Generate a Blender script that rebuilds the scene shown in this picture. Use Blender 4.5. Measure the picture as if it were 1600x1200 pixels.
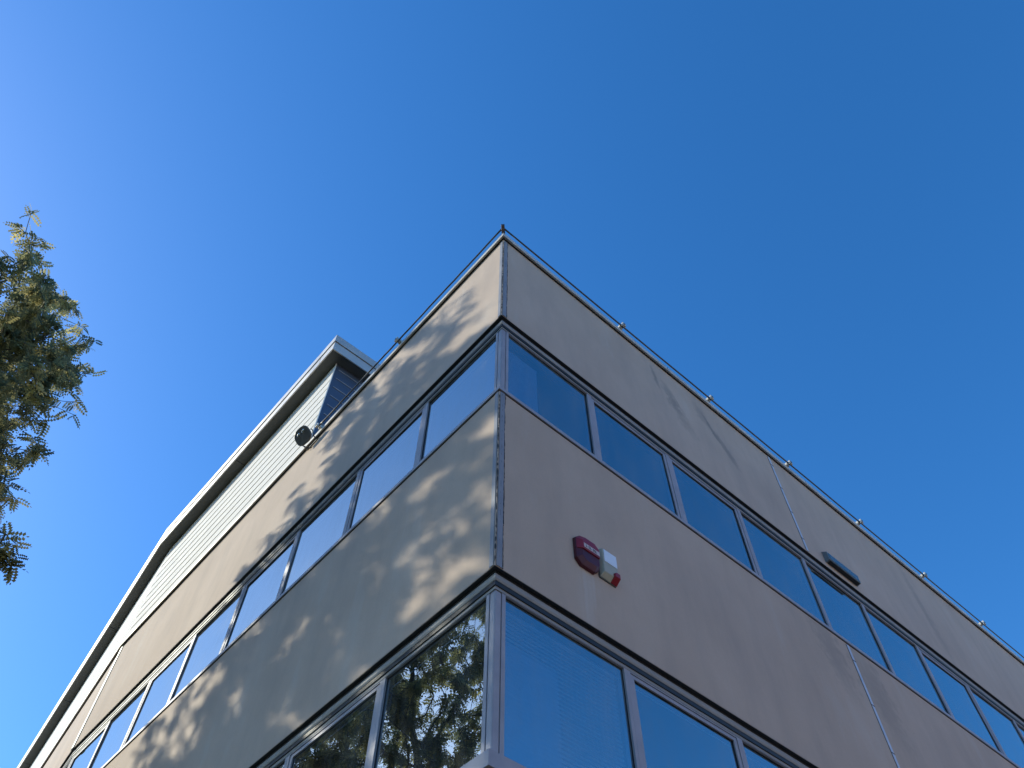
import bpy, bmesh, math, random
import numpy as np
from mathutils import Vector, Matrix
R = math.radians
scene = bpy.context.scene
for o in list(bpy.data.objects): bpy.data.objects.remove(o)

H = 10.92                       # roof edge height above the ground

# ---------------------------------------------------------------- camera
CAM = Vector((-2.526, -3.056, H-9.321))
az, el, ro = 0.852326, 0.993472, 0.0036925
F = Vector((math.cos(el)*math.cos(az), math.cos(el)*math.sin(az), math.sin(el)))
rr = Vector((math.sin(az), -math.cos(az), 0)); uu = rr.cross(F)
r2 = rr*math.cos(ro)+uu*math.sin(ro); u2 = -rr*math.sin(ro)+uu*math.cos(ro)
cd = bpy.data.cameras.new('camera'); cam = bpy.data.objects.new('camera', cd)
scene.collection.objects.link(cam); scene.camera = cam
m = Matrix((r2, u2, -F)).transposed().to_4x4(); m.translation = CAM
cam.matrix_world = m
cd.sensor_width = 36; cd.lens = 1275.45/1600*36; cd.clip_start = .05; cd.clip_end = 3000

# ---------------------------------------------------------------- sky and sun
S = Vector((-.68, 1.0, .72)).normalized()
w = bpy.data.worlds.new('World'); scene.world = w; w.use_nodes = True
nt = w.node_tree; nt.nodes.clear()
sky = nt.nodes.new('ShaderNodeTexSky'); sky.sky_type = 'NISHITA'; sky.sun_disc = False
sky.sun_elevation = math.asin(S.z); sky.sun_rotation = math.atan2(S.x, S.y)
sky.altitude = 100; sky.air_density = 1.0; sky.dust_density = 0.4; sky.ozone_density = 5.0
hs = nt.nodes.new('ShaderNodeHueSaturation'); hs.inputs['Hue'].default_value = .502; hs.inputs['Saturation'].default_value = 1.235
bg = nt.nodes.new('ShaderNodeBackground'); bg.inputs[1].default_value = .15
wo = nt.nodes.new('ShaderNodeOutputWorld')
nt.links.new(sky.outputs[0], hs.inputs['Color']); nt.links.new(hs.outputs[0], bg.inputs[0]); nt.links.new(bg.outputs[0], wo.inputs[0])
sl = bpy.data.lights.new('sun', 'SUN'); sl.energy = 2.65; sl.angle = R(.6); sl.color = (1, .97, .80)
so = bpy.data.objects.new('sun', sl); scene.collection.objects.link(so)
so.rotation_euler = S.to_track_quat('Z', 'Y').to_euler()
scene.view_settings.view_transform = 'Standard'; scene.view_settings.look = 'None'
scene.view_settings.gamma = 1; scene.view_settings.exposure = 0.77
scene.render.engine = 'CYCLES'
scene.cycles.max_bounces = 10; scene.cycles.transparent_max_bounces = 16

# ---------------------------------------------------------------- materials
def mat(name):
    m = bpy.data.materials.new(name); m.use_nodes = True
    return m, m.node_tree, m.node_tree.nodes['Principled BSDF']
def N(nt, t, **k):
    n = nt.nodes.new(t)
    for a, b in k.items(): setattr(n, a, b)
    return n
def inp(nt, sock, v):
    if hasattr(v, 'links'): nt.links.new(v, sock)
    else: sock.default_value = v
def math_(nt, op, a, b=0, clamp=False):
    n = N(nt, 'ShaderNodeMath', operation=op); n.use_clamp = clamp
    inp(nt, n.inputs[0], a); inp(nt, n.inputs[1], b); return n.outputs[0]
def mixc(nt, fac, a, b):
    n = N(nt, 'ShaderNodeMix', data_type='RGBA')
    inp(nt, n.inputs[0], fac); inp(nt, n.inputs[6], a); inp(nt, n.inputs[7], b); return n.outputs[2]
def noise(nt, vec, scale, detail=4, rough=.5):
    n = N(nt, 'ShaderNodeTexNoise'); n.inputs['Scale'].default_value = scale
    n.inputs['Detail'].default_value = detail; n.inputs['Roughness'].default_value = rough
    nt.links.new(vec, n.inputs['Vector']); return n.outputs[0]
def mapping(nt, vec, sc, loc=(0, 0, 0)):
    n = N(nt, 'ShaderNodeMapping'); n.inputs['Scale'].default_value = sc; n.inputs['Location'].default_value = loc
    nt.links.new(vec, n.inputs['Vector']); return n.outputs[0]
def rng(nt, v, a, b, c=0, d=1):
    n = N(nt, 'ShaderNodeMapRange'); n.inputs[1].default_value = a; n.inputs[2].default_value = b
    n.inputs[3].default_value = c; n.inputs[4].default_value = d
    nt.links.new(v, n.inputs[0]); return n.outputs[0]
def coord(nt): return N(nt, 'ShaderNodeTexCoord').outputs['Object']
def bump(nt, bs, h, strength, dist=.01):
    n = N(nt, 'ShaderNodeBump'); n.inputs['Strength'].default_value = strength; n.inputs['Distance'].default_value = dist
    nt.links.new(h, n.inputs['Height']); nt.links.new(n.outputs[0], bs.inputs['Normal'])

def concrete():
    m, nt, bs = mat('painted_concrete'); v = coord(nt)
    big = noise(nt, v, .9, 5, .6)
    streak = noise(nt, mapping(nt, v, (1.5, 1.5, .40)), 1.4, 6, .62)
    fine = noise(nt, v, 60, 3, .6)
    c = mixc(nt, rng(nt, big, .3, .7), (.50, .375, .285, 1), (.58, .445, .345, 1))
    c = mixc(nt, rng(nt, streak, .48, .76, 0, .5), c, (.37, .29, .24, 1))
    c = mixc(nt, rng(nt, streak, .44, .25, 0, .35), c, (.60, .56, .50, 1))
    c = mixc(nt, rng(nt, fine, .35, .65, 0, .10), c, (.30, .28, .25, 1))
    sep = N(nt, 'ShaderNodeSeparateXYZ'); nt.links.new(v, sep.inputs[0])
    X, Y, Z = sep.outputs
    onR = math_(nt, 'LESS_THAN', Y, .05)
    # marks with a shape of their own on the right-hand face: (x, z, half length, half width, slope, strength, light?)
    for (x, z, hl, hw, sl_, st, light) in [(2.60, -.42, .26, .05, -.15, .5, 0), (2.86, -.66, .30, .12, -.3, .45, 0), (2.98, -.98, .34, .17, -.35, .28, 0),
                                           (3.64, -.62, .26, .06, -.45, .6, 0), (3.84, -.9, .30, .10, -.55, .5, 0), (3.5, -.45, .25, .13, -.3, .3, 0),
                                           (4.62, -3.7, .6, .25, -.1, .3, 0), (5.3, -3.75, .8, .3, -.1, .28, 0), (8.3, -1.0, .9, .12, -.1, .25, 0),
                                           (.87, -5.05, .42, .022, 0, .22, 1), (.92, -5.12, .45, .04, 0, .12, 1), (.965, -5.0, .3, .015, 0, .2, 1), (.795, -4.83, .05, .03, 0, .4, 1)]:
        zz = math_(nt, 'SUBTRACT', Z, H+z)
        xs = math_(nt, 'SUBTRACT', X, x); xs = math_(nt, 'ADD', xs, math_(nt, 'MULTIPLY', zz, -sl_))
        wob = math_(nt, 'MULTIPLY', math_(nt, 'SUBTRACT', noise(nt, v, 7, 4, .65), .5), hw*3.2)
        xs = math_(nt, 'ADD', xs, wob)
        e = math_(nt, 'ADD', math_(nt, 'POWER', math_(nt, 'ABSOLUTE', math_(nt, 'DIVIDE', zz, hl)), 2),
                  math_(nt, 'POWER', math_(nt, 'ABSOLUTE', math_(nt, 'DIVIDE', xs, hw)), 2))
        mk = rng(nt, e, 1.2, 0, 0, st); mk = math_(nt, 'MULTIPLY', mk, onR)
        c = mixc(nt, mk, c, (.62, .61, .60, 1) if light else (.16, .15, .135, 1))
    nt.links.new(c, bs.inputs['Base Color']); bs.inputs['Roughness'].default_value = .85
    bump(nt, bs, noise(nt, v, 35, 6, .65), .12, .01)
    return m
def simple(name, col, rough=.5, metal=0, var=.15, scale=6, bmp=0, stretch=(1, 1, 1), spec=.5):
    m, nt, bs = mat(name); v = mapping(nt, coord(nt), stretch)
    n = noise(nt, v, scale, 5, .6)
    a = tuple(max(0, x*(1-var)) for x in col)+(1,); b = tuple(min(1, x*(1+var)) for x in col)+(1,)
    nt.links.new(mixc(nt, rng(nt, n, .3, .7), a, b), bs.inputs['Base Color'])
    nt.links.new(rng(nt, n, .3, .7, max(.02, rough-.08), min(1, rough+.08)), bs.inputs['Roughness'])
    bs.inputs['Metallic'].default_value = metal; bs.inputs['Specular IOR Level'].default_value = spec
    if bmp: bump(nt, bs, noise(nt, v, scale*8, 4), bmp, .004)
    return m
def glass():
    m, nt, bs = mat('coated_window_glass'); nt.nodes.remove(bs)
    out = nt.nodes['Material Output']; v = coord(nt)
    tr = N(nt, 'ShaderNodeBsdfTransparent'); tr.inputs[0].default_value = (.56, .68, .82, 1)
    gl = N(nt, 'ShaderNodeBsdfGlossy'); gl.inputs['Color'].default_value = (.70, .84, .86, 1); gl.inputs['Roughness'].default_value = 0.0
    fr = N(nt, 'ShaderNodeFresnel'); fr.inputs[0].default_value = 1.55
    b = N(nt, 'ShaderNodeBump'); b.inputs['Strength'].default_value = .012; b.inputs['Distance'].default_value = .02
    nt.links.new(noise(nt, v, 1.7, 2), b.inputs['Height']); nt.links.new(b.outputs[0], gl.inputs['Normal'])
    fac = math_(nt, 'ADD', math_(nt, 'MULTIPLY', fr.outputs[0], .95), .36, True)
    geo = N(nt, 'ShaderNodeNewGeometry'); front = math_(nt, 'SUBTRACT', 1.0, geo.outputs['Backfacing'])
    fac = math_(nt, 'MULTIPLY', fac, front)
    mx = N(nt, 'ShaderNodeMixShader'); nt.links.new(fac, mx.inputs[0]); nt.links.new(tr.outputs[0], mx.inputs[1]); nt.links.new(gl.outputs[0], mx.inputs[2])
    # a thin film of dust and dried rain on the outside
    df = N(nt, 'ShaderNodeBsdfDiffuse'); df.inputs[0].default_value = (.55, .55, .52, 1)
    dirt = rng(nt, noise(nt, mapping(nt, v, (3, 3, .8)), 1.5, 6, .65), .42, .78, .015, .13); dirt = math_(nt, 'MULTIPLY', dirt, front)
    m2 = N(nt, 'ShaderNodeMixShader'); nt.links.new(dirt, m2.inputs[0]); nt.links.new(mx.outputs[0], m2.inputs[1]); nt.links.new(df.outputs[0], m2.inputs[2])
    nt.links.new(m2.outputs[0], out.inputs[0]); return m
def leaf_mat():
    m, nt, bs = mat('robinia_leaf'); nt.nodes.remove(bs); out = nt.nodes['Material Output']
    at = N(nt, 'ShaderNodeAttribute', attribute_name='tone')
    cr = N(nt, 'ShaderNodeValToRGB'); e = cr.color_ramp.elements
    e[0].position = 0; e[0].color = (.026, .028, .009, 1); e[1].position = 1; e[1].color = (.60, .42, .08, 1)
    for p, c in ((.45, (.082, .078, .020, 1)), (.7, (.24, .20, .04, 1)), (.88, (.44, .33, .06, 1))):
        x = e.new(p); x.color = c
    nt.links.new(at.outputs['Fac'], cr.inputs[0])
    df = N(nt, 'ShaderNodeBsdfPrincipled'); df.inputs['Roughness'].default_value = .6; df.inputs['Specular IOR Level'].default_value = .08; nt.links.new(cr.outputs[0], df.inputs['Base Color'])
    tl = N(nt, 'ShaderNodeBsdfTranslucent'); g = N(nt, 'ShaderNodeGamma'); g.inputs[1].default_value = .5
    nt.links.new(cr.outputs[0], g.inputs[0]); nt.links.new(g.outputs[0], tl.inputs[0])
    mx = N(nt, 'ShaderNodeMixShader'); mx.inputs[0].default_value = .55
    nt.links.new(df.outputs[0], mx.inputs[1]); nt.links.new(tl.outputs[0], mx.inputs[2]); nt.links.new(mx.outputs[0], out.inputs[0])
    return m
def brick():
    m, nt, bs = mat('red_brick'); v = coord(nt)
    sp = N(nt, 'ShaderNodeSeparateXYZ'); nt.links.new(v, sp.inputs[0]); cb = N(nt, 'ShaderNodeCombineXYZ')
    nt.links.new(math_(nt, 'ADD', sp.outputs[0], sp.outputs[1]), cb.inputs[0]); nt.links.new(sp.outputs[2], cb.inputs[1])
    b = N(nt, 'ShaderNodeTexBrick'); b.inputs['Scale'].default_value = 1; b.inputs['Brick Width'].default_value = .225; b.inputs['Row Height'].default_value = .075
    b.inputs['Mortar Size'].default_value = .006; b.inputs['Color1'].default_value = (.60, .43, .37, 1); b.inputs['Color2'].default_value = (.52, .36, .31, 1); b.inputs['Mortar'].default_value = (.45, .38, .32, 1)
    nt.links.new(cb.outputs[0], b.inputs['Vector']); nt.links.new(b.outputs[0], bs.inputs['Base Color']); bs.inputs['Roughness'].default_value = .9
    return m
M = dict(
    concrete=concrete(), glass=glass(), leaf=leaf_mat(),
    frame=simple('anodised_frame', (.37, .355, .385), .55, .1, .12, 5, .05, spec=.3),
    strip=simple('aluminium_head_strip', (.33, .32, .31), .55, .1, .12, 4, .05, spec=.3),
    channel=simple('dark_channel', (.03, .033, .035), .5, .2, .2, 5),
    gasket_and_shade=simple('black_gasket_and_shade', (.012, .012, .014), .6, 0, .3, 20),  # real gaskets and joints, also the painted shade under heads, sills and cap
    cap=simple('roof_cap_metal', (.56, .53, .48), .5, .1, .15, 3, .05),
    clad=simple('cream_metal_cladding', (.80, .755, .69), .75, 0, .05, 2, .03, spec=.12),
    cladback=simple('cladding_joint', (.10, .095, .085), .6, .1, .1, 4),
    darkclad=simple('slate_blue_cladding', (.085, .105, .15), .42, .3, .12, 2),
    ridge=simple('cladding_seam', (.42, .38, .38), .5, .2, .15, 4),
    fascia=simple('fascia_metal', (.56, .53, .49), .45, .5, .08, 2, .03),
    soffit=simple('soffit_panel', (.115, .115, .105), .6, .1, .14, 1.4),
    trim=simple('white_corner_trim', (.66, .64, .55), .5, .05, .08, 4),
    joint=simple('joint_flashing', (.27, .27, .29), .6, .05, .14, 5, .05),
    seam=simple('panel_joint_flashing', (.55, .58, .64), .5, .1, .12, 5, .05),
    sealant=simple('weathered_sealant', (.035, .035, .04), .7, 0, .5, 30),
    rail=simple('rail_bar_metal', (.10, .10, .10), .35, .7, .2, 8),
    post=simple('rail_post_metal', (.58, .55, .47), .45, .25, .2, 20, .05),
    brass=simple('weathered_copper_post', (.17, .13, .11), .45, .5, .3, 20),
    red=simple('red_plastic', (.27, .012, .018), .35, 0, .15, 10, .03),
    reddark=simple('red_tinted_lens', (.085, .008, .014), .5, 0, .2, 10),
    label=simple('cream_label', (.60, .50, .46), .5, 0, .06, 30),
    ink=simple('black_ink', (.02, .02, .02), .6, 0, .1, 30),
    beige=simple('aged_beige_plastic', (.44, .41, .31), .5, 0, .10, 10),
    white=simple('white_plastic', (.80, .84, .90), .35, 0, .05, 10),
    black=simple('black_enamel', (.12, .12, .115), .38, .1, .25, 15, .08),
    lens=simple('lamp_reflector', (.30, .31, .31), .2, .8, .1, 15),
    boxgrey=simple('grey_box_metal', (.18, .21, .22), .4, .3, .15, 8, .05),
    boxglass=simple('grey_green_lens', (.09, .12, .115), .12, .1, .15, 5),
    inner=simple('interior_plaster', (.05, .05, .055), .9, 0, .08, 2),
    blind=simple('white_blind_slat', (.78, .76, .72), .5, 0, .05, 10),
    bark=simple('robinia_bark', (.060, .048, .036), .9, 0, .35, 6, .6, (1, 1, .3)),
    roof=simple('roof_membrane', (.16, .16, .15), .9, 0, .15, 3),
    brick=brick(), darkpane=simple('dark_window_pane', (.02, .025, .03), .08, 0, .1, 2),
    paving=simple('pale_concrete_paving', (.34, .27, .21), .85, 0, .15, .8, .2),
    ground=simple('dark_lawn', (.030, .040, .020), .9, 0, .25, .8, .2),  # unseen lawn, kept dark to limit bounce onto the left-hand wall
)

# ---------------------------------------------------------------- helpers
COL = scene.collection
def link(name, bm_or_mesh, material, parent=None, smooth=False, bevel=0):
    if isinstance(bm_or_mesh, bmesh.types.BMesh):
        me = bpy.data.meshes.new(name)
        bmesh.ops.recalc_face_normals(bm_or_mesh, faces=bm_or_mesh.faces)
        bm_or_mesh.to_mesh(me); bm_or_mesh.free()
    else: me = bm_or_mesh
    if material is not None and not me.materials: me.materials.append(material)
    if smooth: me.polygons.foreach_set('use_smooth', [True]*len(me.polygons))
    o = bpy.data.objects.new(name, me); COL.objects.link(o)
    if parent: o.parent = parent
    if bevel:
        b = o.modifiers.new('bevel', 'BEVEL'); b.width = bevel; b.segments = 2; b.limit_method = 'ANGLE'
    return o
def empty(name, loc=(0, 0, 0), label=None, cat=None, group=None):
    o = bpy.data.objects.new(name, None); COL.objects.link(o); o.location = loc; o.empty_display_size = .2
    if label: o['label'] = label
    if cat: o['category'] = cat
    if group: o['group'] = group
    return o
def box(bm, a, b):
    v = [bm.verts.new((x, y, z)) for x in (a[0], b[0]) for y in (a[1], b[1]) for z in (a[2], b[2])]
    for f in ((0, 1, 3, 2), (4, 6, 7, 5), (0, 4, 5, 1), (2, 3, 7, 6), (0, 2, 6, 4), (1, 5, 7, 3)): bm.faces.new([v[i] for i in f])
KA = R(6.5); KY = 10.0
def pt(face, u, d, z):                       # face coordinates (along, outward, height above the roof edge) to the world
    if face == 'R': return Vector((u, -d, H+z))
    if face == 'L': return Vector((-d, u, H+z))
    return Vector((math.sin(KA)*u-math.cos(KA)*d, KY+math.cos(KA)*u+math.sin(KA)*d, H+z))
def fbox(bm, face, u0, u1, d0, d1, z0, z1):
    v = [bm.verts.new(pt(face, u, d, z)) for u in (u0, u1) for d in (d0, d1) for z in (z0, z1)]
    for f in ((0, 1, 3, 2), (4, 6, 7, 5), (0, 4, 5, 1), (2, 3, 7, 6), (0, 2, 6, 4), (1, 5, 7, 3)): bm.faces.new([v[i] for i in f])
def sweep(bm, path, prof):                   # closed profile [(outward, z)] along a 2D path, mitred; outward is to the left
    P = [Vector(p) for p in path]; rings = []
    for i, p in enumerate(P):
        def nrm(a, b): t = (b-a).normalized(); return Vector((-t.y, t.x))
        if i == 0: n = nrm(P[0], P[1])
        elif i == len(P)-1: n = nrm(P[-2], P[-1])
        else:
            n1, n2 = nrm(P[i-1], p), nrm(p, P[i+1]); n = (n1+n2)/(1+n1.dot(n2))
        rings.append([bm.verts.new((p.x+n.x*d, p.y+n.y*d, H+z)) for d, z in prof])
    k = len(prof)
    for a, b in zip(rings, rings[1:]):
        for j in range(k): bm.faces.new((a[j], a[(j+1) % k], b[(j+1) % k], b[j]))
    bm.faces.new(rings[0]); bm.faces.new(rings[-1][::-1])
def rect(d0, d1, z0, z1): return [(d0, z0), (d1, z0), (d1, z1), (d0, z1)]
def tube(bm, pts, rad, seg=8):
    pts = [Vector(p) for p in pts]; rings = []
    for i, p in enumerate(pts):
        t = (pts[min(i+1, len(pts)-1)]-pts[max(i-1, 0)]).normalized()
        a = t.cross(Vector((0, 0, 1)));
        if a.length < .05: a = t.cross(Vector((1, 0, 0)))
        a.normalize(); b = t.cross(a); r = rad[i] if hasattr(rad, '__len__') else rad
        rings.append([bm.verts.new(p+(a*math.cos(2*math.pi*k/seg)+b*math.sin(2*math.pi*k/seg))*r) for k in range(seg)])
    for a, b in zip(rings, rings[1:]):
        for k in range(seg): bm.faces.new((a[k], a[(k+1) % seg], b[(k+1) % seg], b[k]))
    bm.faces.new(rings[0][::-1]); bm.faces.new(rings[-1])

# ---------------------------------------------------------------- ground
bm = bmesh.new()
bmesh.ops.create_grid(bm, x_segments=8, y_segments=8, size=1200)
g = link('ground', bm, M['ground']); g['kind'] = 'structure'
bm = bmesh.new(); box(bm, (-.5, -70, 0), (60, -.05, .12)); g = link('bounce_pavement', bm, M['paving']); g['kind'] = 'structure'  # unseen pale paving, added to bounce warm light onto the right-hand wall

# ---------------------------------------------------------------- the building
XE, KE = 17.2, 12.0
bld = empty('office_building', (0, 0, 0), 'cream concrete office building with bands of tinted windows seen from its corner', 'office building')
kend = (math.sin(KA)*KE, KY+math.cos(KA)*KE)
path = [(XE, 0), (0, 0), (0, KY), kend]
HEADS = (-1.935, -5.435); SILL = -1.41
def part(name, m, prof=None, p=path, **k):
    bm = bmesh.new()
    for q in prof: sweep(bm, p, q)
    return link(name, bm, m, bld, **k)
# the three concrete bands
part('wall', M['concrete'], [rect(-.22, 0, HEADS[0], -.002)])
part('wall', M['concrete'], [rect(-.22, 0, HEADS[1], HEADS[0]+SILL)])
part('wall', M['concrete'], [rect(-.22, 0, -H-.3, HEADS[1]+SILL-.06)])
# parapet cap
part('parapet_cap', M['cap'], [[(-.26, .0), (.040, .0), (.041, -.010), (.044, -.010), (.044, .066), (.03, .080), (-.26, .055)]])
part('parapet_drip_shade', M['gasket_and_shade'], [rect(.0005, .018, -.012, -.001)])  # black strip under the cap: drip edge and painted shade
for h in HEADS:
    part('head_shade_strip', M['gasket_and_shade'], [rect(-.032, -.003, h-.006, h-.0005), rect(-.15, -.0325, h-.0215, h-.0005)])  # black strips paint the shade under the wall's bottom edge
    # head profile: a light curved strip, a dark groove, a light strip
    part('window_head', M['strip'], [[(-.15, h-.022), (-.036, h-.022), (-.034, h-.032), (-.036, h-.056), (-.044, h-.070), (-.15, h-.070)]])
    part('head_groove', M['channel'], [rect(-.15, -.047, h-.108, h-.0705)])
    part('head_rail', M['strip'], [rect(-.15, -.057, h-.132, h-.1085)])
    s = h+SILL
    lo = h == HEADS[1]
    if not lo:
        part('window_sill', M['frame'], [[(-.15, s+.062), (-.06, s+.062), (.016, s+.054), (.016, s+.010), (-.15, s+.010)]])
        part('sill_shade_strip', M['gasket_and_shade'], [rect(-.1, .006, s+.0005, s+.0095)])  # black strip painting the shade below the projecting sill
    else:
        part('window_sill', M['frame'], [[(-.15, s+.066), (-.06, s+.066), (.04, s+.050), (.044, s-.045), (-.15, s-.050)]])
        part('sill_shade_strip', M['gasket_and_shade'], [rect(-.1, .012, s-.0595, s-.0505)])  # painted shade line beneath the lower sill
        for u in (.30, 1.5, 2.7, 3.9):
            bm = bmesh.new(); fbox(bm, 'R', u, u+.07, .0425, .0452, s-.0, s+.012)
            link('drain_slot', bm, M['gasket_and_shade'], bld)
        bm = bmesh.new(); box(bm, (-.02, -.02, H+s-.11), (.05, .05, H+s-.0602)); link('sill_corner_block', bm, M['gasket_and_shade'], bld)
    # corner post between the two glazed faces
    bm = bmesh.new(); box(bm, (.062, .062, H+s+.0625), (.118, .118, H+h-.1325)); link('corner_post', bm, M['frame'], bld, bevel=.010)

for face, us in (('R', (2.9, 5.9, 8.9, 11.9, 14.9)), ('L', (2.6, 5.7, 8.6)), ('K', (2.4, 5.4, 8.4))):
    for u in us:
        bm = bmesh.new(); fbox(bm, face, u-.003, u+.003, .0445, .0458, -.009, .066); link('coping_joint', bm, M['gasket_and_shade'], bld)
        if face != 'R':
            bm = bmesh.new(); fbox(bm, face, u+1.9, u+1.906, .2255, .2268, 2.33, 2.53); link('fascia_joint', bm, M['gasket_and_shade'], bld)
# corner flashing strips with ragged sealant between them
for z0, z1 in ((HEADS[0]+.004, -.03), (HEADS[1]+.004, HEADS[0]+SILL-.004)):
    bm = bmesh.new()
    fbox(bm, 'L', .012, .052, 0.0005, .006, z0, z1); fbox(bm, 'R', .012, .060, .0005, .006, z0, z1)
    link('corner_flashing', bm, M['joint'], bld)
    random.seed(4); bm = bmesh.new(); n = 90
    for (u, r, wob, face) in ((.003, .005, .002, 'R'), (.034, .0022, .003, 'R'), (.066, .0030, .004, 'R')):
        x = 0; pts = []; rads = []
        for i in range(n+1):
            x = .7*x+random.uniform(-1, 1)*wob*.6
            pts.append(pt(face, u+x, .004 if u > .01 else -.002, z0+(z1-z0)*i/n)); rads.append(r*random.uniform(.35, 1.3))
        tube(bm, pts, rads, 6)
    link('corner_sealant', bm, M['sealant'], bld)
# vertical joints between the precast panels on the right-hand face
for u in (5.05, 15.1):
    for z0, z1 in ((HEADS[0]+.01, -.03), (HEADS[1]+.004, HEADS[0]+SILL-.02)):
        bm = bmesh.new(); fbox(bm, 'R', u-.022, u+.022, .0005, .007, z0, z1)
        n = 4
        link('panel_joint', bm, M['seam'], bld)
        bm = bmesh.new(); random.seed(int(u))
        for i in range(4):
            zz = z0+(z1-z0)*(i+.4+random.uniform(-.2, .2))/4
            fbox(bm, 'R', u-.026, u+.026, .0075, .010, zz, zz+.008)
        fbox(bm, 'R', u-.026, u-.0225, .0005, .003, z0, z1)
        link('joint_clip', bm, M['sealant'], bld)
# white trim where the left-hand face bends
bm = bmesh.new(); sweep(bm, [(0, KY-.055), (0, KY), tuple(pt('K', .055, 0, 0)[:2])], rect(.0005, .012, HEADS[0]+.004, -.01)); link('corner_trim', bm, M['trim'], bld)

# windows
cache = {}; PR = random.Random(21)
def window(face, c0, c1, h, sash, first=False):
    wd = round(c1-c0, 4); key = (wd, sash)
    zt, zb = h-.1325, h+SILL+.0625
    hh = round(zt-zb, 4)
    cu = (c0+c1)/2
    def mesh_of(tag, fn):
        k = key+(tag, hh)
        if k not in cache:
            bm = bmesh.new(); fn(bm); me = bpy.data.meshes.new(tag)
            bmesh.ops.recalc_face_normals(bm, faces=bm.faces); bm.to_mesh(me); bm.free(); cache[k] = me
        return cache[k]
    hw = wd/2-.0008; st = .031
    def ring(bm, x, z0, z1, ws, wt, wb, y0, y1):       # y is inward
        box(bm, (-x, y0, z0), (-x+ws, y1, z1)); box(bm, (x-ws, y0, z0), (x, y1, z1))
        box(bm, (-x+ws, y0, z1-wt), (x-ws, y1, z1)); box(bm, (-x+ws, y0, z0), (x-ws, y1, z0+wb))
    o = link('window', mesh_of('window_frame', lambda bm: ring(bm, hw, 0, hh, st, .004 if not sash else .012, .012, .060, .135)), M['frame'], bld)
    ang = {'R': 0, 'L': -math.pi/2, 'K': -math.pi/2-KA}[face]
    o.location = pt(face, cu, 0, zb); o.rotation_euler = (0, 0, ang)
    gx, g0, g1 = hw-st, .012, hh-.004
    if sash:
        g1 = hh-.012
        link('sash', mesh_of('window_sash', lambda bm: ring(bm, gx-.004, g0+.004, g1-.004, .036, .030, .034, .066, .125)), M['frame'], o)
        link('sash_gasket', mesh_of('window_gasket', lambda bm: ring(bm, gx-.0003, g0+.0003, g1-.0003, .006, .006, .006, .072, .12)), M['gasket_and_shade'], o)
        gx -= .040; g0 += .038; g1 -= .034
    pn = link('pane', mesh_of('window_pane', lambda bm: box(bm, (-gx, -.003, -(g1-g0)/2), (gx, .003, (g1-g0)/2))), M['glass'], o)
    pn.location = (0, .085, (g0+g1)/2); pn.rotation_euler = (PR.gauss(0, R(.10)), 0, PR.gauss(0, R(.12)))
    link('glazing_bead', mesh_of('window_bead', lambda bm: ring(bm, gx-.0003, g0+.0003, g1-.0003, .007, .007, .007, .0765, .0815)), M['gasket_and_shade'], o)
    return o, wd, hh
for h in HEADS:
    lo = h == HEADS[1]
    cR = [.119]+[1.292+1.225*i for i in range(13)]; cL = [.119]+[1.297+1.243*i for i in range(8)]
    cL[-1] = KY-.02; cK = [.02]+[1.26*(i+1) for i in range(5)]
    for face, c, sset in (('R', cR, {1, 2, 6, 9, 12} if not lo else {1, 4, 7, 9}), ('L', cL, {1, 3, 5, 7} if not lo else {1, 3, 6}), ('K', cK, {1, 3})):
        for i, (a, b) in enumerate(zip(c, c[1:])):
            o, wd, hh = window(face, a, b, h, i in sset)
            if face == 'R' and i == 0 and lo:
                bm = bmesh.new(); zz = .03
                while zz < hh-.03:
                    y = .15; q = [(-wd/2+.04, y, zz), (wd/2-.05, y, zz), (wd/2-.05, y-.008, zz+.0125), (-wd/2+.04, y-.008, zz+.0125)]
                    vs = [bm.verts.new(p) for p in q]+[bm.verts.new((p[0], p[1], p[2]+.0008)) for p in q]
                    for f in ((0, 1, 2, 3), (7, 6, 5, 4), (0, 4, 5, 1), (1, 5, 6, 2), (2, 6, 7, 3), (3, 7, 4, 0)): bm.faces.new([vs[k] for k in f])
                    zz += .033
                link('blind', bm, M['blind'], o)
                bm = bmesh.new(); box(bm, (-wd/2+.03, .165, 0.0), (-wd/2+.58, .175, hh-.28)); link('blind_panel', bm, M['blind'], o)
            if lo:
                bm = bmesh.new(); box(bm, (-wd/2+.05, .105, hh-.085), (wd/2-.05, .112, hh-.077)); link('reflection_bar', bm, M['blind'], o)  # pale bar standing in for the frame's reflection in the glazing
            if face == 'R' and i == 0 and not lo:
                bm = bmesh.new(); box(bm, (-wd/2+.03, .16, 0.0), (-wd/2+.50, .17, hh-.12)); link('blind_panel', bm, M['blind'], o)
# rooms behind the glass: ceilings, floors, back walls
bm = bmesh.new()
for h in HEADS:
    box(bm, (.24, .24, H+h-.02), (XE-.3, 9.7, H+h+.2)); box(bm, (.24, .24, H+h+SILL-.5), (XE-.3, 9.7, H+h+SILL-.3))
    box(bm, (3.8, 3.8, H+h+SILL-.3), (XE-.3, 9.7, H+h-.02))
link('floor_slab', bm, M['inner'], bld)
bm = bmesh.new(); box(bm, (.22, .22, H-.5), (XE-.3, 9.7, H-.3)); box(bm, (XE-.02, .22, 0), (XE, 22, H)); box(bm, (2.2, 21.6, 0), (XE, 21.8, H+2.2)); link('roof', bm, M['roof'], bld)

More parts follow.
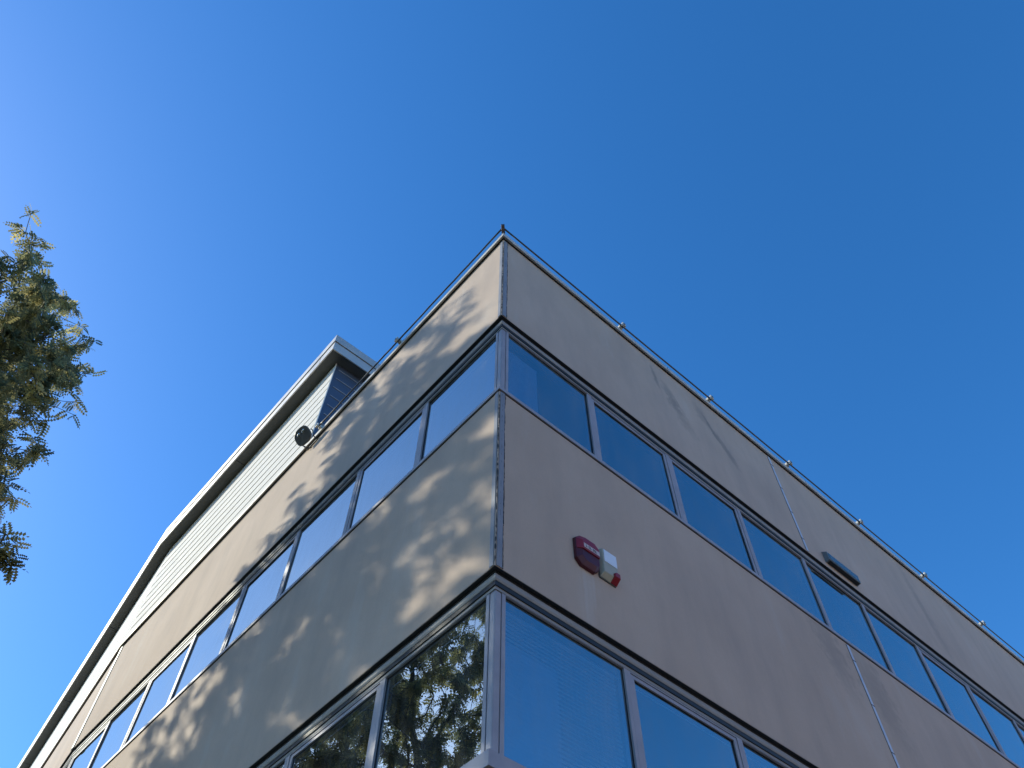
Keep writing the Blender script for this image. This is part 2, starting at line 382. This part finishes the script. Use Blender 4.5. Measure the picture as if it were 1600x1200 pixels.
# taller volume with horizontal cladding, set back on the right-hand side
YF = 4.31; ZT = 2.34
cp = [(12, YF), (0, YF), (0, KY), (math.sin(KA)*KE, KY+math.cos(KA)*KE)]
bm = bmesh.new(); sweep(bm, cp, rect(-.2, -.006, .095, ZT)); link('cladding_backing', bm, M['cladback'], bld)
bm = bmesh.new(); n = 9; pitch = (ZT-.12)/n
for i in range(n):
    z0 = .12+i*pitch
    sweep(bm, cp[1:], [(-.0055, z0+.016), (.006, z0+.018), (.010, z0+.026), (.010, z0+pitch-.026), (.006, z0+pitch-.018), (-.0055, z0+pitch-.016)])
link('cladding', bm, M['clad'], bld)
bm = bmesh.new(); sweep(bm, [(0, YF+.0), (0, KY), cp[-1]], rect(-.004, .006, .092, .118)); link('cladding_base_gap', bm, M['gasket_and_shade'], bld)
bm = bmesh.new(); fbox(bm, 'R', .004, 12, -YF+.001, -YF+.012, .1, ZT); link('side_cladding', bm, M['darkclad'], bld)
bm = bmesh.new()
for i in range(1, 9): fbox(bm, 'R', .06, 12, -YF+.0125, -YF+.022, ZT-.14-.251*(i-1)-.012, ZT-.14-.251*(i-1))
link('side_cladding_seam', bm, M['ridge'], bld)
bm = bmesh.new(); box(bm, (-.013, YF-.013, H+.1), (.0035, YF-.0005, H+ZT)); link('cladding_corner_trim', bm, M['clad'], bld)
# eaves
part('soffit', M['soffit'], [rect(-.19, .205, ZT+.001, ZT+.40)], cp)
bm = bmesh.new()
for (q0, q1) in ((cp[0], cp[1]), (cp[1], cp[2]), (cp[2], cp[3])):
    a, b = Vector(q0), Vector(q1); L_ = (b-a).length; t = (b-a)/L_; nn = Vector((-t.y, t.x)); k = 2.9
    while k < L_-1:
        c = a+t*k; v = []
        for (x, d) in ((0, .01), (.012, .01), (.012, .203), (0, .203)):
            p = c+t*x+nn*d; v.append(p)
        vs = [bm.verts.new((p.x, p.y, H+ZT-.003)) for p in v]+[bm.verts.new((p.x, p.y, H+ZT)) for p in v]
        for f in ((0, 1, 2, 3), (0, 4, 5, 1), (1, 5, 6, 2), (2, 6, 7, 3), (3, 7, 4, 0)): bm.faces.new([vs[j] for j in f])
        k += 3.0
link('soffit_joint', bm, M['gasket_and_shade'], bld)
part('fascia', M['fascia'], [rect(.2055, .225, ZT-.02, ZT+.195)], cp)
part('fascia', M['fascia'], [[(.2055, ZT+.212), (.240, ZT+.212), (.240, ZT+.40), (.225, ZT+.415), (-.2, ZT+.43), (-.2, ZT+.402), (.2055, ZT+.402)]], cp)
bm = bmesh.new(); vs = [bm.verts.new((x, y, H+ZT+.44)) for x, y in ((0, YF), (12, YF), (12, 21), (1.3, 21), (0.05, KY))]; f = bm.faces.new(vs)
r_ = bmesh.ops.extrude_face_region(bm, geom=[f]); bmesh.ops.translate(bm, vec=(0, 0, -.2), verts=[x for x in r_['geom'] if isinstance(x, bmesh.types.BMVert)])
link('upper_roof', bm, M['roof'], bld)

# ---------------------------------------------------------------- roof rails
RZ = .104; RD = .078
def rail(face, posts, u0, u1, label, corner):
    t = empty('roof_rail', pt(face, u0, 0, .08), label, 'roof rail', 'roof edge rails')
    off = -Vector(t.location)
    def L(name, bm, m, **k):
        bm.transform(Matrix.Translation(off)); return link(name, bm, m, t, **k)
    bm = bmesh.new(); n = 30; random.seed(7)
    tube(bm, [pt(face, u0+(u1-u0)*i/n, RD+random.uniform(-.002, .002), RZ+random.uniform(-.003, .003)) for i in range(n+1)], .0115, 8)
    L('rail_bar', bm, M['rail'], smooth=True)
    for u in posts:
        bm = bmesh.new(); fbox(bm, face, u-.029, u+.029, -.03, RD-.0125, .0815, .1285)
        L('rail_bracket', bm, M['post'], bevel=.004)
        bm = bmesh.new(); fbox(bm, face, u-.027, u+.031, RD+.0125, RD+.040, .070, .1335); L('bracket_clip', bm, M['post'], bevel=.003)
        bm = bmesh.new(); fbox(bm, face, u-.010, u+.014, RD+.0405, RD+.046, .092, .114); L('bracket_bolt', bm, M['rail'])
    if corner:
        bm = bmesh.new(); k = math.sqrt(.5)
        dv, sd = Vector((-k, -k, 0)), Vector((k, -k, 0)); v = []
        for a in (-.02, .150):
            for b in (-.021, .021):
                for z in (.0815, .125): v.append(bm.verts.new(dv*a+sd*b+Vector((0, 0, H+z))))
        for f in ((0, 1, 3, 2), (4, 6, 7, 5), (0, 4, 5, 1), (2, 3, 7, 6), (0, 2, 6, 4), (1, 5, 7, 3)): bm.faces.new([v[i] for i in f])
        L('corner_bracket', bm, M['brass'], bevel=.004)
    return t
rail('R', [2.0+1.745*i for i in range(9)], -RD, 16.9, 'thin dark rail held off the roof edge by pale brackets, right of the corner', True)
rail('L', [2.05, 3.93], -RD+.012, 3.95, 'thin dark rail along the short roof edge left of the corner, ending beside the floodlight', False)

# ---------------------------------------------------------------- floodlight
P = Vector((-.175, 4.14, H+.0))
fl = empty('floodlight', tuple(P), 'small black floodlight with two round lamps on a bracket at the left roof edge', 'floodlight')
n = Vector((-.72, -.10, -.66)).normalized(); h_ = Vector((0, 1, 0)); h_ = (h_-n*h_.dot(n)).normalized(); v_ = n.cross(h_)
def plate(bm, a, b, d0, d1, segs=24, pw=3.2, taper=1):
    rings = []
    for d, s in ((d0, taper), (d1, 1)):
        ring = []
        for k in range(segs):
            t = 2*math.pi*k/segs; c, s_ = math.cos(t), math.sin(t)
            q = (abs(c)**pw+abs(s_)**pw)**(-1/pw)
            ring.append(bm.verts.new(h_*(a*c*q*s)+v_*(b*s_*q*s)+n*d))
        rings.append(ring)
    for k in range(segs): bm.faces.new((rings[0][k], rings[0][(k+1) % segs], rings[1][(k+1) % segs], rings[1][k]))
    bm.faces.new(rings[0][::-1]); bm.faces.new(rings[1])
bm = bmesh.new(); plate(bm, .145, .125, -.055, .0, pw=2.6, taper=.78); plate(bm, .15, .13, .0004, .022, pw=2.6); link('housing', bm, M['black'], fl, bevel=.006)
for sx in (-1, 1):
    bm = bmesh.new(); c = h_*(sx*.05)-v_*.045
    prof = [(.0, .030), (.018, .029), (.026, .025), (.032, .0225)]
    rings = [[bm.verts.new(c+(h_*math.cos(2*math.pi*k/20)+v_*math.sin(2*math.pi*k/20))*r+n*d) for k in range(20)] for r, d in prof]
    for a, b in zip(rings, rings[1:]):
        for k in range(20): bm.faces.new((a[k], a[(k+1) % 20], b[(k+1) % 20], b[k]))
    link('lamp_lens', bm, M['lens'], fl, smooth=True)
bm = bmesh.new()
for sy in (-1, 1):
    a = h_*(sy*.165)-n*.01; wl = Vector((.165, sy*.10, .02))
    tube(bm, [a, a*.9-n*.05+Vector((0, 0, -.005)), Vector((.09, sy*.13, -.03)), wl+Vector((0, 0, -.06)), wl], .009, 8)
box(bm, (.160, -.13, -.07), (.172, .13, -.035))
link('bracket', bm, M['black'], fl)
bm = bmesh.new(); c0 = Vector((.165, .02, -.05))
tube(bm, [Vector((0, 0, 0))-n*.06, Vector((.06, .06, -.10)), Vector((.13, .08, -.13)), c0+Vector((0, .02, -.03)), c0], .006, 8); link('cable', bm, M['black'], fl, smooth=True)

# ---------------------------------------------------------------- fire alarm sounder and burglar alarm on the right-hand face
def prism(bm, face, ring0, ring1, d0, d1, off):
    A = [bm.verts.new(pt(face, u, d0, z)+off) for u, z in ring0]; B = [bm.verts.new(pt(face, u, d1, z)+off) for u, z in ring1]
    k = len(A)
    for i in range(k): bm.faces.new((A[i], A[(i+1) % k], B[(i+1) % k], B[i]))
    bm.faces.new(A[::-1]); bm.faces.new(B)
def octo(u0, u1, z0, z1, c): return [(u0+c, z0), (u1-c, z0), (u1, z0+c), (u1, z1-c), (u1-c, z1), (u0+c, z1), (u0, z1-c), (u0, z0+c)]
ua, ub, za, zb = .775, 1.02, -4.915, -4.60
loc = pt('R', (ua+ub)/2, 0, za); off = -Vector(loc)
al = empty('alarm_sounder', tuple(loc), 'red octagonal fire alarm sounder with a cream label on the grey wall', 'alarm sounder')
bm = bmesh.new(); prism(bm, 'R', octo(ua, ub, za, zb, .05), octo(ua+.004, ub-.004, za+.004, zb-.004, .05), .0005, .03, off); link('base_plate', bm, M['reddark'], al, bevel=.003)
zm = za+.15
bm = bmesh.new()
prism(bm, 'R', octo(ua+.006, ub-.006, zm, zb-.006, .048)[0:0] or [(ua+.006, zm), (ub-.006, zm), (ub-.006, zb-.055), (ub-.055, zb-.006), (ua+.055, zb-.006), (ua+.006, zb-.055)],
      [(ua+.050, zm), (ub-.014, zm), (ub-.014, zb-.075), (ub-.06, zb-.035), (ua+.085, zb-.035), (ua+.050, zb-.075)], .0305, .062, off)
link('cover', bm, M['red'], al, bevel=.004)
bm = bmesh.new()
prism(bm, 'R', [(ua+.055, za+.006), (ub-.055, za+.006), (ub-.006, za+.055), (ub-.006, zm-.001), (ua+.006, zm-.001), (ua+.006, za+.055)],
      [(ua+.085, za+.05), (ub-.05, za+.05), (ub-.014, za+.085), (ub-.014, zm-.001), (ua+.050, zm-.001), (ua+.050, za+.085)], .0305, .052, off)
link('sounder_grille', bm, M['reddark'], al, bevel=.004)
bm = bmesh.new(); q = [(ua+.060, zm+.020), (ub-.016, zm+.020), (ub-.016, zm+.062), (ua+.060, zm+.062)]; prism(bm, 'R', q, q, .0625, .0640, off); lb = link('label_plate', bm, M['label'], al)
bm = bmesh.new()
z0, z1 = zm+.029, zm+.053; u = ua+.080                                 # dark lettering, too small to read
for (w_, gap, hole) in ((.014, .014, 0), (.012, .005, 1), (.013, .016, 0), (.010, .004, 1), (.012, .004, 1), (.011, .006, 0)):
    if hole:
        for r_ in ((u, u+.003, z0, z1), (u+w_-.003, u+w_, z0, z1), (u+.0031, u+w_-.0031, z0, z0+.004), (u+.0031, u+w_-.0031, z1-.004, z1)):
            q = [(r_[0], r_[2]), (r_[1], r_[2]), (r_[1], r_[3]), (r_[0], r_[3])]; prism(bm, 'R', q, q, .0641, .0650, off)
    else:
        q = [(u, z0), (u+w_, z0), (u+w_, z0+.006), (u+.005, z0+.006), (u+.005, z1), (u, z1)]; prism(bm, 'R', q, q, .0641, .0650, off)
    u += w_+gap
link('lettering', bm, M['ink'], lb)

ua, ub, za, zb = 1.035, 1.215, -4.895, -4.595
loc = pt('R', (ua+ub)/2, 0, za); off = -Vector(loc)
ba = empty('intruder_alarm', tuple(loc), 'beige alarm box with a white upper panel and red corner lens beside the red sounder', 'alarm box')
bm = bmesh.new(); q = [(ua, za), (ub, za), (ub, zb), (ua, zb)]; prism(bm, 'R', q, q, .0005, .012, off); link('back_plate', bm, M['black'], ba)
bm = bmesh.new(); prism(bm, 'R', [(ua+.004, za+.004), (ub-.004, za+.004), (ub-.004, zb-.004), (ua+.004, zb-.004)], [(ua+.020, za+.045), (ub-.004, za+.045), (ub-.004, zb-.012), (ua+.020, zb-.012)], .0125, .052, off)
link('cover', bm, M['beige'], ba, bevel=.005)
bm = bmesh.new(); q = [(ua+.030, za+.155), (ub-.008, za+.155), (ub-.008, zb-.016), (ua+.030, zb-.016)]; prism(bm, 'R', q, q, .0525, .056, off); link('front_panel', bm, M['white'], ba, bevel=.002)
bm = bmesh.new(); prism(bm, 'R', [(ub-.066, za+.002), (ub+.003, za+.002), (ub+.003, za+.10), (ub-.045, za+.10), (ub-.066, za+.08)],
                        [(ub-.060, za+.040), (ub-.002, za+.040), (ub-.002, za+.088), (ub-.042, za+.088), (ub-.060, za+.072)], .013, .070, off)
link('strobe_lens', bm, M['red'], ba, bevel=.004)

# ---------------------------------------------------------------- wall light box
ua, ub, za, zb = 5.46, 6.13, -1.85, -1.66
loc = pt('R', (ua+ub)/2, 0, za); off = -Vector(loc)
wb = empty('wall_light', tuple(loc), 'long grey box light fixed to the wall just above the upper windows', 'wall light')
bm = bmesh.new(); prism(bm, 'R', [(ua, za), (ub, za), (ub, zb), (ua, zb)], [(ua, za+.012), (ub, za+.012), (ub, zb-.045), (ua, zb-.045)], .0005, .066, off); link('housing', bm, M['boxgrey'], wb, bevel=.004)
bm = bmesh.new()
q0 = (za+.018, .0872); q1 = (zb-.066, .0872)
prism(bm, 'R', [(ua+.018, za+.026), (ub-.018, za+.026), (ub-.018, zb-.058), (ua+.018, zb-.058)], [(ua+.02, za+.028), (ub-.02, za+.028), (ub-.02, zb-.060), (ua+.02, zb-.060)], .0665, .070, off)
link('front_glass', bm, M['boxglass'], wb)
bm = bmesh.new(); box(bm, (-.31, -.058, -.004), (.31, -.01, -.0005)); link('bottom_louvre', bm, M['gasket_and_shade'], wb)

# ---------------------------------------------------------------- trees
def grow(seed, base, fork, centre, radii, ntarget, extra=(), lean=(0, 0)):
    rnd = np.random.RandomState(seed)
    nodes = [np.array(base, float)]; par = [-1]
    nseg = 10
    for i in range(1, nseg+1):
        t = i/nseg
        p = np.array(base)*(1-t)+np.array(fork)*t+np.array([math.sin(t*3)*.12, math.sin(t*4)*.08, 0]); nodes.append(p); par.append(len(nodes)-2)
    fk = len(nodes)-1
    # leaders
    for k in range(5):
        a = 2*math.pi*k/5+rnd.uniform(-.4, .4); rad = rnd.uniform(.35, .62) if k else .1
        top = np.array(centre)+np.array([math.cos(a)*radii[0]*rad, math.sin(a)*radii[1]*rad, radii[2]*rnd.uniform(.25, .75)])
        p0 = nodes[fk-rnd.randint(0, 3)]; prev = fk-0; 
        L = 9
        for i in range(1, L+1):
            t = i/L; q = p0*(1-t)+top*t+np.array([0, 0, -1.0])*math.sin(math.pi*t)*.15
            q = q+np.array([math.cos(a), math.sin(a), 0])*math.sin(math.pi*t)*.30+rnd.normal(0, .07, 3)
            nodes.append(q); par.append(prev); prev = len(nodes)-1
    T = []
    while len(T) < ntarget:
        v = rnd.uniform(-1, 1, 3); r = np.linalg.norm(v)
        if r > 1 or r < .35: continue
        if rnd.rand() > .35+.65*r: continue
        # clumpy crown: an uneven radius
        th = math.atan2(v[1], v[0]); ph = v[2]/r
        lim = .80+.13*math.sin(3*th+seed)+.10*math.sin(5*ph*2+2*th)+.08*math.sin(7*th-4*ph)
        if r > lim: continue
        T.append(np.array(centre)+v*np.array(radii))
    T += [np.array(e, float) for e in extra]
    T.sort(key=lambda p: np.linalg.norm(p-nodes[fk]))
    P_ = np.zeros((60000, 3)); P_[:len(nodes)] = nodes; D = np.zeros(60000)
    for i in range(1, len(nodes)): D[i] = D[par[i]]+np.linalg.norm(nodes[i]-nodes[par[i]])
    cnt = len(nodes); tips = []
    for q in T:
        d = np.linalg.norm(P_[:cnt]-q, axis=1)
        cost = d+.12*D[:cnt]+np.where(P_[:cnt, 2] > q[2]+.2, .7, 0); cost[:4] += 50
        i = int(np.argmin(cost)); s = P_[i].copy(); L = np.linalg.norm(q-s)
        if L < .12: continue
        k = max(2, int(L/.28)); side = rnd.normal(0, 1, 3)*.10*L
        pr = i
        for j in range(1, k+1):
            t = j/k; x = s*(1-t)+q*t+side*math.sin(math.pi*t)+np.array([0, 0, .10*L*math.sin(math.pi*t)])+rnd.normal(0, .018, 3)*(j < k)
            P_[cnt] = x; D[cnt] = D[pr]+L/k; par.append(pr); pr = cnt; cnt += 1
        tips.append(pr)
    P_ = P_[:cnt]; par = np.array(par[:cnt])
    r = np.zeros(cnt); e = 2.25
    ch = np.zeros(cnt, int)
    for i in range(cnt-1, 0, -1):
        if r[i] == 0: r[i] = .0060**e
        r[par[i]] += r[i]; ch[par[i]] += 1
    rad = r**(1/e); rad = np.minimum(rad, .26)
    return P_, par, rad, tips, rnd
def tree(name, seed, base, fork, centre, radii, ntarget, label, per=13, extra=()):
    P_, par, rad, tips, rnd = grow(seed, base, fork, centre, radii, ntarget, extra)
    t = empty(name, tuple(base), label, 'tree', 'robinia trees in front of the left-hand facade')
    b = np.array(base, float)
    # wood: one tube segment per node-parent pair, sharing rings
    vs = []; fs = []
    for i in range(1, len(P_)):
        p = par[i]; a = P_[p]-b; c = P_[i]-b; ax = c-a; L = np.linalg.norm(ax)
        if L < 1e-5: continue
        ax /= L; x = np.cross(ax, [0, 0, 1.0]) if abs(ax[2]) < .95 else np.cross(ax, [1.0, 0, 0]); x /= np.linalg.norm(x); y = np.cross(ax, x)
        r1 = min(rad[p], rad[i]*1.35); r0 = rad[i]
        seg = 10 if r1 > .06 else (6 if r1 > .02 else 4); k0 = len(vs)
        for (c_, rr_) in ((a-ax*r1*.3, r1), (c+ax*r0*.3, r0)):
            for k in range(seg):
                w_ = 2*math.pi*k/seg; vs.append(c_+(x*math.cos(w_)+y*math.sin(w_))*rr_)
        for k in range(seg): fs.append((k0+k, k0+(k+1) % seg, k0+seg+(k+1) % seg, k0+seg+k))
    me = bpy.data.meshes.new('trunk'); me.from_pydata([tuple(v) for v in vs], [], fs); me.update()
    link('trunk', me, M['bark'], t, smooth=True)
    # compound leaf: a drooping rachis with paired leaflets
    npair = 5; LV = []
    for j in range(npair):
        s = (j+1)/(npair+.6); x = s; z = -.28*s*s; w_ = .30*(1-.5*abs(s-.5))
        for sg in (-1, 1):
            LV.append([(x-.035, 0, z), (x+.105, sg*w_*.45, z+.012), (x+.060, sg*w_, z-.03), (x-.075, sg*w_*.62, z+.010)])
    LV.append([(1.0, 0, -.28), (1.09, .045, -.31), (1.20, 0, -.40), (1.09, -.045, -.31)])
    LV = np.array(LV, np.float32).reshape(-1, 3); nq = len(LV)//4
    # every fine twig carries leaves along its last stretch
    starts = []
    for tp in tips:
        chain = [tp]; 
        while len(chain) < 5 and par[chain[-1]] > 12 and rad[par[chain[-1]]] < .022: chain.append(par[chain[-1]])
        clump = rnd.uniform(.5, 1.4); m_ = max(3, int(per*clump)); tn = rnd.normal(0, .12)
        for k in range(m_):
            f = rnd.rand()**2.2*(len(chain)-1); i0 = int(f); fr_ = f-i0
            a = P_[chain[i0]]; c = P_[chain[min(i0+1, len(chain)-1)]]
            starts.append((a*(1-fr_)+c*fr_, tn))
    nL = len(starts); O = np.array([s[0] for s in starts]); tn = np.array([s[1] for s in starts])
    az_ = rnd.uniform(0, 2*math.pi, nL); el_ = rnd.uniform(-1.25, .35, nL); sz = rnd.uniform(.12, .25, nL); roll = rnd.normal(0, .55, nL)
    X = np.stack([np.cos(az_)*np.cos(el_), np.sin(az_)*np.cos(el_), np.sin(el_)], 1)
    Y0 = np.stack([-np.sin(az_), np.cos(az_), np.zeros(nL)], 1); Z0 = np.cross(X, Y0)
    Y = Y0*np.cos(roll)[:, None]+Z0*np.sin(roll)[:, None]; Z = np.cross(X, Y)
    B = np.stack([X, Y, Z], 2)*sz[:, None, None]
    V = np.einsum('nij,kj->nki', B, LV)+(O-b)[:, None, :]
    V = V.reshape(-1, 3).astype(np.float32); nv = len(V)
    me = bpy.data.meshes.new('crown'); me.vertices.add(nv); me.vertices.foreach_set('co', V.ravel())
    me.loops.add(nv); me.loops.foreach_set('vertex_index', np.arange(nv, dtype=np.int32))
    me.polygons.add(nv//4); me.polygons.foreach_set('loop_start', np.arange(0, nv, 4, dtype=np.int32))
    at = me.attributes.new('tone', 'FLOAT', 'POINT')
    tone = np.clip(.44+tn+rnd.normal(0, .20, nL), 0, 1); tone = np.where(rnd.rand(nL) < .07, rnd.uniform(.75, 1, nL), tone)
    at.data.foreach_set('value', np.repeat(tone, nq*4).astype(np.float32))
    me.update(calc_edges=True); me.validate()
    link('crown', me, M['leaf'], t)
    print(name, 'leaves', nL, 'quads', nv//4, 'nodes', len(P_))
    return t
extra = []
random.seed(11)
for (cx, cy, cz, n_, s_) in ((-3.15, 8.0, 3.05, 9, .28), (-3.6, 8.0, 2.7, 9, .35), (-3.65, 8.1, 1.3, 8, .22), (-3.3, 7.9, 1.9, 4, .12), (-3.45, 7.3, -.55, 8, .25), (-3.05, 7.0, -1.3, 6, .2), (-4.9, 6.4, 3.4, 10, .30), (-4.25, 6.6, 2.5, 10, .32),
                             (-3.0, 7.0, -.9, 5, .22), (-2.55, 6.6, -1.9, 6, .2), (-2.3, 6.6, -1.95, 3, .10), (-3.4, 7.4, .2, 8, .3), (-2.9, 7.2, .2, 3, .15)):
    for _ in range(n_): extra.append((cx+random.uniform(-1.2, .9)*s_, cy+random.uniform(-1.2, 1.2)*s_, H+cz+random.uniform(-1.2, 1.0)*s_))
tree('robinia_tree', 3, (-5.0, 7.6, 0), (-5.0, 7.5, H-3.0), (-5.15, 8.8, H+.5), (2.7, 4.3, 4.6), 1700,
     'tall robinia tree with yellow-green feathery leaves at the left edge of the view', 14, extra)
tree('robinia_tree', 8, (-5.2, 14.6, 0), (-5.3, 14.5, H-5.2), (-5.2, 14.2, H-2.6), (3.0, 4.2, 4.1), 1300,
     'shorter robinia tree farther along the left-hand facade, behind the tall one', 20)
tree('robinia_tree', 5, (-8.2, .4, 0), (-8.2, .4, H-4.6), (-8.3, .5, H-1.8), (2.9, 4.2, 4.2), 900,  # unseen tree, added to keep sky light off the left-hand wall
     'unseen robinia tree added left of the view to block sky light from the left-hand wall', 11)

# ---------------------------------------------------------------- unseen brick building across the street, added to bounce warm light
ob = empty('bounce_brick_building', (14, -19, 0), 'unseen pale red brick building added across the street to bounce warm light onto the office wall', 'brick building')
bm = bmesh.new(); box(bm, (-18, -10, 0), (22, 0, 12)); link('wall', bm, M['brick'], ob)
bm = bmesh.new(); box(bm, (-18.2, -10.2, 12.003), (22.2, .2, 12.35)); link('roof', bm, M['trim'], ob)
wm = bpy.data.meshes.new('brick_window'); bm = bmesh.new()
for q in (((-.7, .003, 0), (-.62, .06, 1.6)), ((.62, .003, 0), (.7, .06, 1.6)), ((-.62, .003, 0), (.62, .06, .08)), ((-.62, .003, 1.52), (.62, .06, 1.6)), ((-.03, .003, .08), (.03, .05, 1.52))): box(bm, *q)
bm.to_mesh(wm); bm.free()
pm = bpy.data.meshes.new('brick_pane'); bm = bmesh.new(); box(bm, (-.619, .004, .081), (.619, .02, 1.519)); bm.to_mesh(pm); bm.free()
for k in range(3):
    for i in range(12):
        o = link('window', wm, M['trim'], ob); o.location = (-16+3.3*i, 0, 1.4+3.6*k)
        link('pane', pm, M['darkpane'], o)
